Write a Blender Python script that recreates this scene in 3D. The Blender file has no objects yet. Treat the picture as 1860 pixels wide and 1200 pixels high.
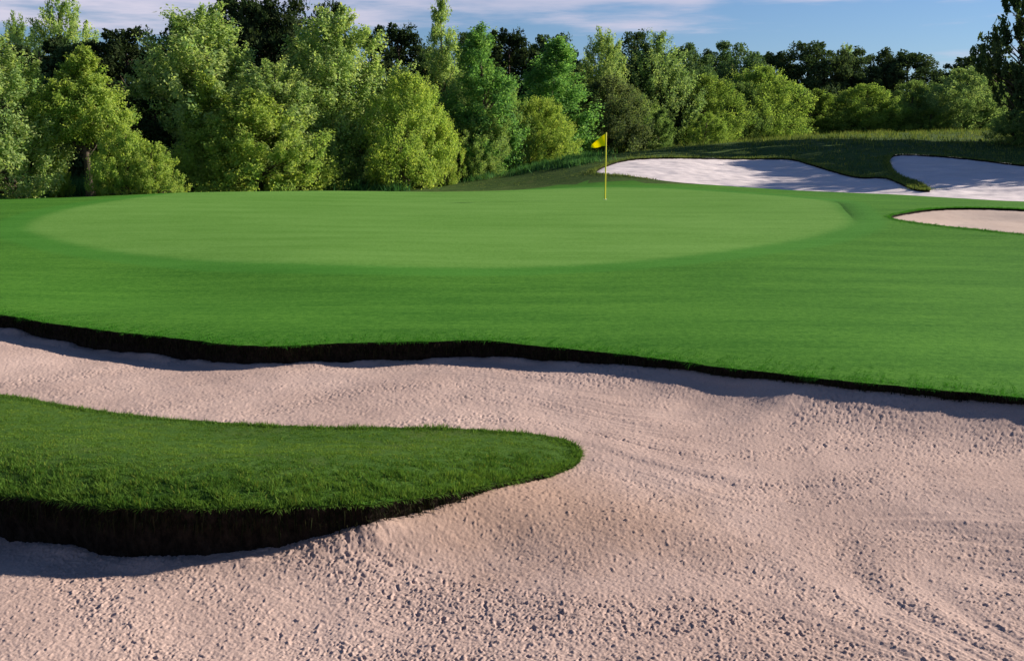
import bpy, math, random
import numpy as np
from mathutils import Vector
from mathutils.geometry import delaunay_2d_cdt

PI = math.pi
scene = bpy.context.scene
COL = scene.collection
rng = np.random.default_rng(7)

# ------------------------------------------------------------------ camera model
W0, H0, F = 1860.0, 1200.0, 1860.0 * 35 / 36
CAMZ = 2.0
HORIZON = 252.0
PITCH = math.atan((600 - HORIZON) / F)
CP, SP = math.cos(PITCH), math.sin(PITCH)

def ray(u, v):
    cx, cy = (u - 930) / F, (600 - v) / F
    return cx, CP + cy * SP, -SP + cy * CP

def at_z(u, v, z):
    dx, dy, dz = ray(u, v)
    t = (z - CAMZ) / dz
    return (dx * t, dy * t, z)

def at_y(u, v, Y):
    dx, dy, dz = ray(u, v)
    t = Y / dy
    return (dx * t, Y, CAMZ + dz * t)

cam = bpy.data.cameras.new("camera")
cam_o = bpy.data.objects.new("camera", cam)
COL.objects.link(cam_o)
cam.lens, cam.sensor_width, cam.sensor_fit = 35, 36, 'HORIZONTAL'
cam.clip_start, cam.clip_end = 0.1, 3000
cam_o.location = (0, 0, CAMZ)
cam_o.rotation_euler = (PI / 2 - PITCH, 0, 0)
scene.camera = cam_o

# ------------------------------------------------------------------ sun and sky
SUN_EL = math.radians(22)
SUN_AZ = math.radians(73)          # clockwise from +Y (view axis) towards +X
sx, sy = math.sin(SUN_AZ), math.cos(SUN_AZ)
sun = bpy.data.lights.new("sun", 'SUN')
sun.energy, sun.angle, sun.color = 5.0, math.radians(0.5), (1.0, 0.91, 0.80)
sun_o = bpy.data.objects.new("sun", sun)
COL.objects.link(sun_o)
sd = Vector((sx * math.cos(SUN_EL), sy * math.cos(SUN_EL), math.sin(SUN_EL)))
sun_o.rotation_euler = sd.to_track_quat('Z', 'Y').to_euler()

world = bpy.data.worlds.new("World")
scene.world = world
world.use_nodes = True

class NT:
    """small helper for building node trees"""
    def __init__(s, tree):
        s.t = tree
        s.t.nodes.clear()
    def n(s, kind, **kw):
        nd = s.t.nodes.new(kind)
        ins = kw.pop('i', {})
        for k, v in kw.items():
            setattr(nd, k, v)
        for k, v in ins.items():
            if hasattr(v, 'is_output'):
                s.t.links.new(v, nd.inputs[k])
            else:
                nd.inputs[k].default_value = v
        return nd
    def math(s, op, a, b=0.0, clamp=False):
        return s.n('ShaderNodeMath', operation=op, use_clamp=clamp, i={0: a, 1: b}).outputs[0]
    def noise(s, vec, scale, detail=3, rough=0.5):
        return s.n('ShaderNodeTexNoise', i={'Vector': vec, 'Scale': scale, 'Detail': detail, 'Roughness': rough}).outputs[0]
    def mapping(s, vec, scale=(1, 1, 1), rot=(0, 0, 0), loc=(0, 0, 0)):
        return s.n('ShaderNodeMapping', i={'Vector': vec, 'Scale': scale, 'Rotation': rot, 'Location': loc}).outputs[0]
    def ramp(s, fac, stops, interp='LINEAR'):
        r = s.n('ShaderNodeValToRGB', i={0: fac})
        e = r.color_ramp.elements
        r.color_ramp.interpolation = interp
        while len(e) < len(stops):
            e.new(0.5)
        for el, (p, c) in zip(e, stops):
            el.position = p
            el.color = (c, c, c, 1) if isinstance(c, (int, float)) else (*c, 1)
        return r.outputs[0]
    def mix(s, fac, a, b, blend='MIX'):
        m = s.n('ShaderNodeMix', data_type='RGBA', blend_type=blend)
        for idx, v in ((0, fac), (6, a), (7, b)):
            if hasattr(v, 'is_output'):
                s.t.links.new(v, m.inputs[idx])
            else:
                m.inputs[idx].default_value = v if idx == 0 else ((*v, 1) if len(v) == 3 else v)
        return m.outputs[2]
    def bump(s, h, strength=0.5, dist=0.02):
        return s.n('ShaderNodeBump', i={'Height': h, 'Strength': strength, 'Distance': dist}).outputs[0]

w = NT(world.node_tree)
sky = w.n('ShaderNodeTexSky', sky_type='NISHITA', sun_disc=False, sun_elevation=SUN_EL, sun_rotation=SUN_AZ,
          air_density=1.0, dust_density=0.25, ozone_density=3.0, altitude=200)
tc = w.n('ShaderNodeTexCoord').outputs['Generated']
SKY_STR = 0.05
sep = w.n('ShaderNodeSeparateXYZ', i={0: tc})
n1 = w.noise(w.mapping(tc, (5.0, 5.0, 42.0), loc=(1.3, 0.4, 0.2)), 1.0, 6, 0.58)
n2 = w.noise(w.mapping(tc, (2.2, 2.2, 16.0), loc=(4.3, 0.4, 1.2)), 1.0, 3, 0.5)
# a low bank of thin cloud, lower on the left; only faint streaks elsewhere and clear overhead
edge = w.math('ADD', 0.117, w.math('MULTIPLY', sep.outputs[0], 0.042))
d_ = w.math('ADD', w.math('SUBTRACT', sep.outputs[2], edge), w.math('MULTIPLY', w.math('SUBTRACT', n1, 0.5), 0.11))
bank = w.n('ShaderNodeMapRange', interpolation_type='SMOOTHSTEP', i={0: d_, 1: -0.014, 2: 0.016}).outputs[0]
top_ = w.n('ShaderNodeMapRange', interpolation_type='SMOOTHSTEP', i={0: sep.outputs[2], 1: 0.17, 2: 0.32, 3: 1.0, 4: 0.0}).outputs[0]
streak_ = w.math('MULTIPLY', w.ramp(n1, [(0.56, 0.0), (0.74, 0.55)], 'EASE'), top_)
bank = w.math('MULTIPLY', w.math('MULTIPLY', bank, top_), w.ramp(n2, [(0.30, 0.55), (0.60, 0.95)]))
cm = w.math('MAXIMUM', bank, streak_)
skyc = w.mix(1.0, sky.outputs[0], (0.74, 0.87, 1.12), 'MULTIPLY')
cloud = w.mix(n2, (5.7, 5.6, 7.2), (8.2, 7.7, 8.9))
colr = w.mix(cm, skyc, cloud)
bg = w.n('ShaderNodeBackground', i={'Color': colr, 'Strength': SKY_STR})
w.t.links.new(bg.outputs[0], w.n('ShaderNodeOutputWorld').inputs[0])

scene.view_settings.view_transform = 'Standard'
scene.view_settings.look = 'None'
scene.view_settings.gamma = 1
scene.view_settings.exposure = 0.95
scene.cycles.max_bounces = 6
scene.cycles.transparent_max_bounces = 4
scene.cycles.caustics_reflective = scene.cycles.caustics_refractive = False

# ------------------------------------------------------------------ helpers
def tag(o, label=None, cat=None, group=None, kind=None):
    for k, v in (('label', label), ('category', cat), ('group', group), ('kind', kind)):
        if v:
            o[k] = v
    return o

def link(o, parent=None):
    COL.objects.link(o)
    if parent is not None:
        o.parent = parent
    return o

def mesh_np(name, V, Fc, mat=None, smooth=False, attrs=None):
    """V (n,3), Fc (m,k) with k 3 or 4, attrs {name: per-face float}"""
    me = bpy.data.meshes.new(name)
    V = np.ascontiguousarray(V, dtype=np.float32)
    Fc = np.ascontiguousarray(Fc, dtype=np.int32)
    m, k = Fc.shape
    me.vertices.add(len(V))
    me.vertices.foreach_set('co', V.ravel())
    me.loops.add(m * k)
    me.loops.foreach_set('vertex_index', Fc.ravel())
    me.polygons.add(m)
    me.polygons.foreach_set('loop_start', np.arange(0, m * k, k, dtype=np.int32))
    me.polygons.foreach_set('loop_total', np.full(m, k, dtype=np.int32))
    if smooth:
        me.polygons.foreach_set('use_smooth', np.ones(m, dtype=bool))
    for an, av in (attrs or {}).items():
        a = me.attributes.new(an, 'FLOAT', 'FACE')
        a.data.foreach_set('value', np.ascontiguousarray(av, dtype=np.float32))
    me.update(calc_edges=True)
    if mat:
        me.materials.append(mat)
    return me

def obj(name, me, parent=None):
    return link(bpy.data.objects.new(name, me), parent)

_pr = np.random.default_rng(99)
_perm = _pr.permutation(1024)
_ga = _pr.random(1024) * 2 * PI
_gx, _gy = np.cos(_ga), np.sin(_ga)
def perlin(x, y, seed=0):
    x = np.asarray(x, float) + seed * 17.31
    y = np.asarray(y, float) + seed * 9.77
    xi, yi = np.floor(x).astype(np.int64), np.floor(y).astype(np.int64)
    xf, yf = x - xi, y - yi
    def g(ix, iy, fx, fy):
        h = _perm[(_perm[ix & 1023] + iy) & 1023]
        return _gx[h] * fx + _gy[h] * fy
    u = xf * xf * xf * (xf * (xf * 6 - 15) + 10)
    v = yf * yf * yf * (yf * (yf * 6 - 15) + 10)
    a = g(xi, yi, xf, yf); b = g(xi + 1, yi, xf - 1, yf)
    c = g(xi, yi + 1, xf, yf - 1); d = g(xi + 1, yi + 1, xf - 1, yf - 1)
    return 1.4 * ((a * (1 - u) + b * u) * (1 - v) + (c * (1 - u) + d * u) * v)

def sstep(a, b, x):
    t = np.clip((x - a) / (b - a), 0, 1)
    return t * t * (3 - 2 * t)

def smooth_poly(P, n=8, closed=True):
    """Catmull-Rom through the points"""
    P = np.asarray(P, float)
    N = len(P)
    out = []
    for i in range(N if closed else N - 1):
        if closed:
            a, b, c, d = P[(i - 1) % N], P[i], P[(i + 1) % N], P[(i + 2) % N]
        else:
            a, b, c, d = P[max(i - 1, 0)], P[i], P[i + 1], P[min(i + 2, N - 1)]
        for k in range(n):
            t = k / n
            out.append(0.5 * (2 * b + (c - a) * t + (2 * a - 5 * b + 4 * c - d) * t * t + (3 * b - a - 3 * c + d) * t ** 3))
    if not closed:
        out.append(P[-1])
    return np.array(out)

def resample(P, step):
    P = np.vstack([P, P[:1]])
    s = np.concatenate([[0], np.cumsum(np.linalg.norm(np.diff(P, axis=0), axis=1))])
    n = max(8, int(s[-1] / step))
    q = np.linspace(0, s[-1], n, endpoint=False)
    return np.column_stack([np.interp(q, s, P[:, k]) for k in range(P.shape[1])])

def inside(poly, x, y):
    x = np.asarray(x); y = np.asarray(y)
    r = np.zeros(x.shape, bool)
    px, py = poly[:, 0], poly[:, 1]
    bb = (x >= px.min()) & (x <= px.max()) & (y >= py.min()) & (y <= py.max())
    xs, ys = x[bb], y[bb]
    rr = np.zeros(xs.shape, bool)
    j = len(poly) - 1
    for i in range(len(poly)):
        if py[i] != py[j]:
            c = ((py[i] > ys) != (py[j] > ys)) & (xs < (px[j] - px[i]) * (ys - py[i]) / (py[j] - py[i]) + px[i])
            rr ^= c
        j = i
    r[bb] = rr
    return r

class RBF:
    def __init__(s, pts, c=2.0, lam=1e-3):
        P = np.array(pts, float)
        s.p, s.c = P[:, :2], c
        n = len(P)
        A = s.k(s.p) + lam * np.eye(n)
        M = np.zeros((n + 1, n + 1))
        M[:n, :n] = A; M[n, :n] = 1; M[:n, n] = 1
        r = np.linalg.solve(M, np.concatenate([P[:, 2], [0]]))
        s.w, s.b = r[:n], r[n]
    def k(s, q):
        d2 = ((q[:, None, :] - s.p[None]) ** 2).sum(-1)
        return -np.sqrt(d2 + s.c ** 2)
    def __call__(s, x, y):
        x = np.asarray(x, float); y = np.asarray(y, float)
        q = np.column_stack([x.ravel(), y.ravel()])
        out = np.empty(len(q))
        for a in range(0, len(q), 100000):
            out[a:a + 100000] = s.k(q[a:a + 100000]) @ s.w + s.b
        return out.reshape(x.shape)

# ------------------------------------------------------------------ lie of the land
# front bunker, far lip (u, v, lip height z)
LIP = [(-420, 520, -0.2), (-200, 546, -0.2), (0, 572, -0.2), (100, 588, -0.2), (250, 607, -0.2), (380, 621, -0.2), (450, 627, -0.2), (520, 628, -0.2),
       (620, 623, -0.2), (740, 622, -0.19), (850, 618, -0.18), (940, 624, -0.19), (1100, 640, -0.2), (1250, 658, -0.2),
       (1400, 677, -0.2), (1600, 698, -0.2), (1860, 722, -0.2), (2150, 752, -0.2)]
lip_w = [at_z(u, v, z) for u, v, z in LIP]
# grass tongue
TFAR = [(-420, 640, -0.33), (-200, 676, -0.34), (0, 715, -0.35), (200, 749, -0.36), (400, 767, -0.37), (600, 775, -0.37), (850, 780, -0.38), (960, 787, -0.39), (1025, 798, -0.40)]
TTIP = [(1054, 818, -0.42), (1044, 842, -0.43)]
TNEAR = [(960, 868, -0.38), (800, 899, -0.30), (600, 920, -0.24), (400, 930, -0.21), (200, 922, -0.20), (0, 902, -0.2), (-200, 880, -0.2), (-420, 850, -0.2)]
tfar_w = [at_z(*p) for p in TFAR]
ttip_w = [at_z(*p) for p in TTIP]
tnear_w = [at_z(*p) for p in TNEAR]

ctrl = list(lip_w) + tfar_w + ttip_w + tnear_w
ctrl += [at_z(u, v, -0.15) for u, v in ((0, 800), (300, 830), (500, 840), (-300, 770))] + [at_z(700, 835, -0.22), at_z(880, 830, -0.32), at_z(600, 885, -0.17), at_z(300, 890, -0.13), at_z(0, 865, -0.13)]
U = lambda u, v, Y: ctrl.append(at_y(u, v, Y))
# apron, green
for u, v, Y in ((930, 560, 13), (300, 540, 14.5), (1500, 590, 11.5), (930, 485, 17), (500, 480, 17), (200, 455, 19.5), (1300, 460, 19), (1860, 540, 14),
                (1860, 640, 10.2), (1860, 470, 19), (40, 415, 24), (930, 420, 23), (500, 410, 24), (1300, 400, 25.5), (1550, 412, 24), (1700, 440, 21.5),
                (1098, 362, 33), (700, 362, 33), (400, 368, 31), (150, 376, 29.5), (0, 368, 32), (-300, 380, 30), (-500, 440, 22), (-500, 540, 14),
                (930, 346, 38), (600, 347, 37), (330, 350, 36), (1250, 347, 36.5), (1400, 356, 34), (1510, 366, 31.5), (1620, 396, 26), (1860, 426, 22.5), (1860, 381, 27.5), (1740, 378, 28),
                (2200, 440, 22), (2200, 380, 29),
                # foot of the mound and the far bunkers
                (1860, 366, 33), (1740, 360, 34), (1640, 354, 36), (1430, 345, 38), (1230, 331, 40), (1085, 312, 43), (1000, 336, 42), (930, 341, 44),
                (1130, 292, 46.5), (1340, 288, 49), (1440, 290, 48.5), (1500, 309, 45), (1560, 322, 42.5), (1605, 322, 42), (1650, 345, 37.5), (1690, 345, 37.3),
                (1618, 290, 46.5), (1630, 281, 48.5), (1700, 283, 48), (1860, 300, 44.5), (1780, 330, 39), (2100, 318, 42), (2100, 362, 34),
                # crest
                (1100, 283, 50), (1170, 274, 53), (1250, 266, 55), (1330, 260, 56), (1400, 256, 56.5), (1500, 252, 57), (1600, 254, 57), (1700, 260, 55), (1800, 272, 52), (1860, 278, 50), (2100, 290, 48),
                (1500, 245, 68), (1700, 240, 72), (1860, 236, 72), (2200, 236, 72), (1300, 262, 68), (1150, 285, 62),
                (1030, 297, 49), (960, 309, 50), (880, 320, 51), (800, 332, 52), (700, 338, 50)):
    U(u, v, Y)
for x, y, z in ((-22, 44, -0.45), (-12, 46, -0.4), (-14, 40, -0.25), (-5, 50, -0.35), (-40, 45, -0.4), (-30, 32, -0.1), (-45, 20, 0), (40, 20, 0), (30, 14, -0.1), (14, 8, -0.15), (-14, 9, -0.15), (-12, 4, -0.1), (12, 4, 0),
                (0, 1.5, 0.0), (-5, 1.5, 0.0), (5, 1.5, 0.0), (0, -3, 0.2), (0, -30, 0.4), (30, -20, 0.4), (-30, -20, 0.4),
                (0, 60, -0.1), (8, 60, 0.2), (-30, 60, 0), (0, 80, 0.3), (-40, 90, 0.3), (20, 85, 1.6), (45, 85, 2.2), (60, 60, 1.8), (20, 110, 1.5), (60, 110, 2), (0, 120, 0.5),
                (100, 40, 1), (-100, 40, 0), (150, 150, 1), (-150, 150, 1), (0, 200, 1), (0, 400, 1), (400, 400, 1), (-400, 400, 1), (400, 0, 1), (-400, 0, 1), (0, -200, 1)):
    ctrl.append((x, y, z))
G0 = RBF(ctrl, c=1.6, lam=2e-3)
def G(x, y):
    x = np.asarray(x, float); y = np.asarray(y, float)
    return G0(x, y)
def Gs(x, y):
    return float(G(np.array([x]), np.array([y]))[0])

def on_ground(u, v, it=40):
    """where the sight line through (u, v) first meets the ground"""
    dx, dy, dz = ray(u, v)
    ys = np.geomspace(3, 140, 1500)
    g = G(dx / dy * ys, ys)
    k = np.nonzero(CAMZ + dz / dy * ys <= g)[0]
    Y = ys[k[0]] if len(k) else 60.0
    return dx / dy * Y, Y

# ------------------------------------------------------------------ outlines on the ground (world metres)
xy = lambda L: [(p[0], p[1]) for p in L]
front = xy(lip_w) + [(9.5, 6.2), (9.0, 3.4), (6, 2.4), (0, 2.1), (-5, 2.4), (-7.0, 3.6)] + xy(tnear_w[::-1][1:]) + xy(ttip_w[::-1]) + xy(tfar_w[::-1])
front = resample(smooth_poly(front, 10), 0.025)
_q = np.arange(len(front)) * 0.025
front = front + 0.0
_t = np.roll(front, -3, 0) - np.roll(front, 3, 0); _n = np.column_stack([_t[:, 1], -_t[:, 0]]); _n /= np.linalg.norm(_n, axis=1)[:, None]
front = front + _n * (0.035 * perlin(_q * 1.1, _q * 0, 91) + 0.020 * perlin(_q * 4.2, _q * 0, 92) + 0.010 * perlin(_q * 11, _q * 0, 93))[:, None]
FARB = [(1083, 306), (1130, 292), (1230, 289), (1340, 287), (1430, 289), (1470, 298), (1510, 311), (1560, 321), (1605, 322), (1630, 332), (1655, 343), (1672, 345),
        (1690, 341), (1672, 331), (1640, 319), (1620, 303), (1617, 290), (1632, 281), (1700, 283), (1780, 291), (1860, 301), (2000, 312), (2120, 325), (2130, 350), (2000, 362),
        (1860, 366), (1740, 360), (1640, 354), (1540, 350), (1430, 345), (1330, 338), (1230, 331), (1140, 321)]
farb_y = [43, 46.5, 48, 49, 48.8, 47, 44.8, 42.6, 42, 40.2, 38, 37.4, 37.2, 39.5, 41.8, 44.5, 46.5, 48.5, 48, 46.3, 44.5, 43, 41, 36, 34, 33, 34, 36, 37, 38, 39, 40, 41.5]
farb = [at_y(u, v, Y)[:2] for (u, v), Y in zip(FARB, farb_y)]
farb = resample(smooth_poly(farb, 8), 0.12)
NEARB = [(1618, 395), (1640, 387), (1700, 382), (1780, 379), (1860, 380), (1960, 384), (2020, 400), (1980, 424), (1860, 425), (1760, 417), (1680, 408)]
nearb_y = [26, 27, 27.9, 28, 27.6, 27, 25, 22.3, 22.6, 23.6, 24.6]
nearb = [at_y(u, v, Y)[:2] for (u, v), Y in zip(NEARB, nearb_y)]
nearb = resample(smooth_poly(nearb, 8), 0.08)
GREEN = [(44, 418, 24), (75, 396, 27), (150, 380, 30), (260, 364, 33.5), (380, 351, 37), (600, 346.5, 38.2), (930, 345, 38.8), (1180, 344.5, 38), (1330, 350, 36), (1440, 357, 33.6), (1512, 366, 31.5),
         (1535, 385, 28), (1550, 406, 24.8), (1500, 425, 22.6), (1400, 444, 20.5), (1200, 471, 18), (950, 486, 16.9), (700, 486, 16.8), (400, 476, 17.4), (200, 456, 19.3), (90, 436, 21.7)]
green = resample(smooth_poly([at_y(*p)[:2] for p in GREEN], 8), 0.15)
def offset(P, d):
    t = np.roll(P, -1, 0) - np.roll(P, 1, 0)
    n = np.column_stack([t[:, 1], -t[:, 0]])
    n /= np.linalg.norm(n, axis=1)[:, None] + 1e-9
    area = 0.5 * np.sum(P[:, 0] * np.roll(P[:, 1], -1) - P[:, 1] * np.roll(P[:, 0], -1))
    return P + n * d * (1 if area > 0 else -1)
collar = resample(offset(green, 0.75), 0.2)

# ------------------------------------------------------------------ materials
def principled(name, rough=0.9, spec=0.2):
    m = bpy.data.materials.new(name)
    m.use_nodes = True
    t = NT(m.node_tree)
    out = t.n('ShaderNodeOutputMaterial')
    b = t.n('ShaderNodeBsdfPrincipled', i={'Roughness': rough, 'Specular IOR Level': spec})
    t.t.links.new(b.outputs[0], out.inputs[0])
    return m, t, b

def set_in(t, node, key, sock):
    t.t.links.new(sock, node.inputs[key])

def turf(name, c1, c2, streak=0.35, fine=1.0, dry=None, bump=0.3, green=False):
    m, t, b = principled(name, 0.95, 0.04)
    co = t.n('ShaderNodeTexCoord').outputs['Object']
    big = t.noise(co, 0.22, 3)
    st = t.noise(t.mapping(co, (0.12, 1.0, 1), rot=(0, 0, 0.10)), 1.5, 5, 0.65)
    st2 = t.noise(t.mapping(co, (0.22, 1.6, 1), rot=(0, 0, -0.05)), 5.0, 3, 0.6)
    fn = t.noise(t.mapping(co, (0.8, 1.15, 1)), 30 * fine, 4, 0.75)
    fn2 = t.noise(co, 95 * fine, 2, 0.6)
    md = t.noise(co, 5.0, 3, 0.6)
    # faint mowing bands, about one and a half metres wide
    wv = t.n('ShaderNodeTexWave', wave_type='BANDS', bands_direction='Y', i={'Vector': t.mapping(co, (1, 1, 1), rot=(0, 0, 0.22)), 'Scale': 0.21, 'Distortion': 1.2, 'Detail': 2.0, 'Detail Scale': 0.6}).outputs['Fac']
    f = t.math('ADD', t.math('MULTIPLY', st, streak * 0.6), t.math('ADD', t.math('MULTIPLY', big, 0.35), t.math('ADD', t.math('MULTIPLY', fn, 0.75), t.math('MULTIPLY', st2 if green else md, 0.35))))
    sp_ = t.noise(t.mapping(co, (1.0, 0.7, 1)), 13, 5, 0.85)
    f = t.math('ADD', f, t.math('MULTIPLY', t.math('SUBTRACT', sp_, 0.5), 0.9))
    f = t.math('ADD', f, t.math('ADD', t.math('MULTIPLY', fn2, 0.35), t.math('MULTIPLY', t.math('SUBTRACT', wv, 0.5), 0.045 if green else 0.0)))
    f = t.n('ShaderNodeMapRange', i={0: f, 1: 0.42 * (1.80 + 0.6 * streak), 2: 0.58 * (1.80 + 0.6 * streak)}).outputs[0]
    c = t.mix(f, c1, c2)
    if green:
        # three cuts of turf that grow into each other: putting surface, collar, fairway
        gd = t.n('ShaderNodeAttribute', attribute_name='green_dist').outputs['Fac']
        gd = t.math('ADD', gd, t.math('MULTIPLY', t.math('SUBTRACT', md, 0.5), 0.35))
        cc = t.mix(f, (0.040, 0.150, 0.016), (0.068, 0.205, 0.027))
        cg = t.mix(f, (0.082, 0.198, 0.028), (0.138, 0.276, 0.056))
        c = t.mix(t.n('ShaderNodeMapRange', interpolation_type='SMOOTHSTEP', i={0: gd, 1: 0.6, 2: 0.95}).outputs[0], cc, c)
        c = t.mix(t.n('ShaderNodeMapRange', interpolation_type='SMOOTHSTEP', i={0: gd, 1: -0.40, 2: 0.18}).outputs[0], cg, c)
    if dry:
        c = t.mix(t.ramp(t.noise(co, 1.7, 4, 0.6), [(0.55, 0.0), (0.75, 0.7)]), c, dry)
    set_in(t, b, 'Base Color', c)
    set_in(t, b, 'Normal', t.bump(fn, bump, 0.03))
    return m

M_FAIR = turf('fairway_turf', (0.030, 0.116, 0.011), (0.080, 0.208, 0.024), streak=0.8, green=True)
M_GREEN = M_COLLAR = M_FAIR
M_ROUGH = turf('rough_turf', (0.026, 0.055, 0.014), (0.080, 0.125, 0.030), streak=0.7, fine=0.35, dry=(0.105, 0.125, 0.040), bump=0.8)
M_TONGUE = turf('tongue_turf', (0.034, 0.080, 0.014), (0.070, 0.135, 0.024), bump=0.6, dry=(0.085, 0.105, 0.030))

def sand(name, c1, c2, c3=None):
    m, t, b = principled(name, 0.95, 0.1)
    co = t.n('ShaderNodeTexCoord').outputs['Object']
    fn = t.noise(co, 90, 3, 0.7)
    md = t.noise(co, 0.8, 4, 0.55)
    c = t.mix(t.ramp(md, [(0.35, 0.0), (0.68, 1.0)]), c1, c2)
    c = t.mix(t.ramp(fn, [(0.38, 0.0), (0.66, 1.0)]), t.mix(1.0, c, (0.80, 0.78, 0.76), 'MULTIPLY'), c)
    if c3:
        # damp earthy patch washed out below the grass tongue
        p = at_z(985, 925, -0.45)
        d = t.n('ShaderNodeVectorMath', operation='DISTANCE', i={0: t.mapping(co, (0.62, 1, 1), loc=(-p[0] * 0.62, -p[1], -p[2])), 1: (0, 0, 0)}).outputs[1]
        d = t.math('ADD', d, t.math('MULTIPLY', t.math('SUBTRACT', t.noise(co, 1.6, 4, 0.6), 0.5), 0.9))
        c = t.mix(t.ramp(d, [(0.25, 0.75), (1.0, 0.0)]), c, c3)
    set_in(t, b, 'Base Color', c)
    set_in(t, b, 'Normal', t.bump(fn, 0.35, 0.006))
    return m

M_SAND = sand('bunker_sand', (0.43, 0.31, 0.263), (0.525, 0.387, 0.33), (0.33, 0.215, 0.155))
M_SANDF = sand('white_sand', (0.66, 0.59, 0.58), (0.74, 0.66, 0.65))
M_SANDN = sand('pink_sand', (0.52, 0.40, 0.33), (0.58, 0.46, 0.38))

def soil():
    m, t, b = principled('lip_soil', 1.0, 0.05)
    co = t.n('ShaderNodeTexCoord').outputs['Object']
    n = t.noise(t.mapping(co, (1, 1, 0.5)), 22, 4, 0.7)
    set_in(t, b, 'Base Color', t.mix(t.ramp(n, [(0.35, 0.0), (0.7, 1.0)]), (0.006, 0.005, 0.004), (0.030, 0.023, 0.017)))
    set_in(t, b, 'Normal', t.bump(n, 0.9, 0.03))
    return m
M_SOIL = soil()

def leaf_mat(name, trans=0.4, use_obj=True, col=(0.1, 0.15, 0.04), lo=0.6, hi=1.35):
    m = bpy.data.materials.new(name)
    m.use_nodes = True
    t = NT(m.node_tree)
    out = t.n('ShaderNodeOutputMaterial')
    a = t.n('ShaderNodeAttribute', attribute_name='tint').outputs['Fac']
    base = t.n('ShaderNodeObjectInfo').outputs['Color'] if use_obj else t.n('ShaderNodeRGB').outputs[0]
    if not use_obj:
        base.node.outputs[0].default_value = (*col, 1)
    k = t.n('ShaderNodeMapRange', i={0: a, 1: 0.0, 2: 1.0, 3: lo, 4: hi}).outputs[0]
    kk = t.n('ShaderNodeCombineXYZ', i={0: t.math('MULTIPLY', k, t.math('ADD', t.math('MULTIPLY', a, 0.35), 0.82)), 1: t.math('ADD', t.math('MULTIPLY', k, 0.85), 0.15), 2: k}).outputs[0]
    c = t.mix(1.0, base, kk, 'MULTIPLY')
    d = t.n('ShaderNodeBsdfDiffuse', i={'Color': c})
    tr = t.n('ShaderNodeBsdfTranslucent', i={'Color': t.mix(1.0, c, (1.25, 1.25, 0.7), 'MULTIPLY')})
    mx = t.n('ShaderNodeMixShader', i={0: trans, 1: d.outputs[0], 2: tr.outputs[0]})
    t.t.links.new(mx.outputs[0], out.inputs[0])
    return m

M_LEAF = leaf_mat('tree_leaf', 0.5, lo=0.72, hi=1.28)
M_OAKLEAF = leaf_mat('oak_leaf', 0.28)
M_BLADE = leaf_mat('grass_blade', 0.35, False, (0.084, 0.166, 0.028), 0.42, 1.6)
M_FBLADE = leaf_mat('fairway_blade', 0.3, False, (0.050, 0.19, 0.022), 0.75, 1.3)
M_RBLADE = leaf_mat('rough_blade', 0.3, False, (0.135, 0.180, 0.048), 0.4, 1.5)
M_WBLADE = leaf_mat('weed_blade', 0.35, False, (0.055, 0.145, 0.045), 0.5, 1.5)

def bark():
    m, t, b = principled('bark', 0.95, 0.1)
    co = t.n('ShaderNodeTexCoord').outputs['Object']
    n = t.noise(t.mapping(co, (6, 6, 1.2)), 3, 4, 0.65)
    set_in(t, b, 'Base Color', t.mix(n, (0.035, 0.026, 0.020), (0.15, 0.115, 0.09)))
    set_in(t, b, 'Normal', t.bump(n, 0.8, 0.03))
    return m
M_BARK = bark()

# ------------------------------------------------------------------ ground sheets (one triangulation split into regions)
pts, edges = [], []
def add_ring(P):
    i0 = len(pts)
    pts.extend(map(tuple, P))
    n = len(P)
    edges.extend((i0 + k, i0 + (k + 1) % n) for k in range(n))
rings = [front, farb, nearb, green, collar, offset(green, 0.13)]
for R in rings:
    add_ring(R)
ys = np.concatenate([np.linspace(-60, 1, 12), np.geomspace(1.6, 500, 250)])
for Y in ys:
    half = max(14, 0.75 * abs(Y) + 6)
    xs = np.concatenate([np.linspace(-half, half, 130), np.linspace(half, half + 500, 8)[1:], -np.linspace(half, half + 500, 8)[1:]])
    xs = xs + rng.uniform(-0.2, 0.2, len(xs)) * (2 * half / 130)
    yy = Y + rng.uniform(-0.3, 0.3, len(xs)) * max(0.012 * abs(Y), 0.02)
    pts.extend(zip(xs.tolist(), yy.tolist()))
vc, _, fc, _, _, _ = delaunay_2d_cdt([Vector(p) for p in pts], edges, [], 0, 1e-5, False)
V2 = np.array([(p.x, p.y) for p in vc])
T = np.array([f for f in fc if len(f) == 3], dtype=np.int32)
VZ = G(V2[:, 0], V2[:, 1])
und = 0.03 * perlin(V2[:, 0] * 0.25, V2[:, 1] * 0.25, 3) * sstep(12, 20, V2[:, 1])
# rough, lumpy hill side
hillm = sstep(40, 47, V2[:, 1] + 0.0 * V2[:, 0])
VZ = VZ + und * 0 + hillm * 0.07 * perlin(V2[:, 0] * 0.8, V2[:, 1] * 0.8, 5)
# signed distance to the edge of the putting green (negative inside)
gdist = np.full(len(V2), 9.0)
_near = (np.abs(V2[:, 0]) < 24) & (V2[:, 1] > 12) & (V2[:, 1] < 45)
_d = np.full(_near.sum(), 9.0)
for _k in range(len(green)):
    _a, _b = green[_k], green[(_k + 1) % len(green)]
    _ab = _b - _a
    _h = np.clip(((V2[_near] - _a) @ _ab) / (_ab @ _ab), 0, 1)
    _d = np.minimum(_d, np.linalg.norm(V2[_near] - _a - _h[:, None] * _ab, axis=1))
gdist[_near] = np.where(inside(green, V2[_near][:, 0], V2[_near][:, 1]), -_d, _d)
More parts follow.
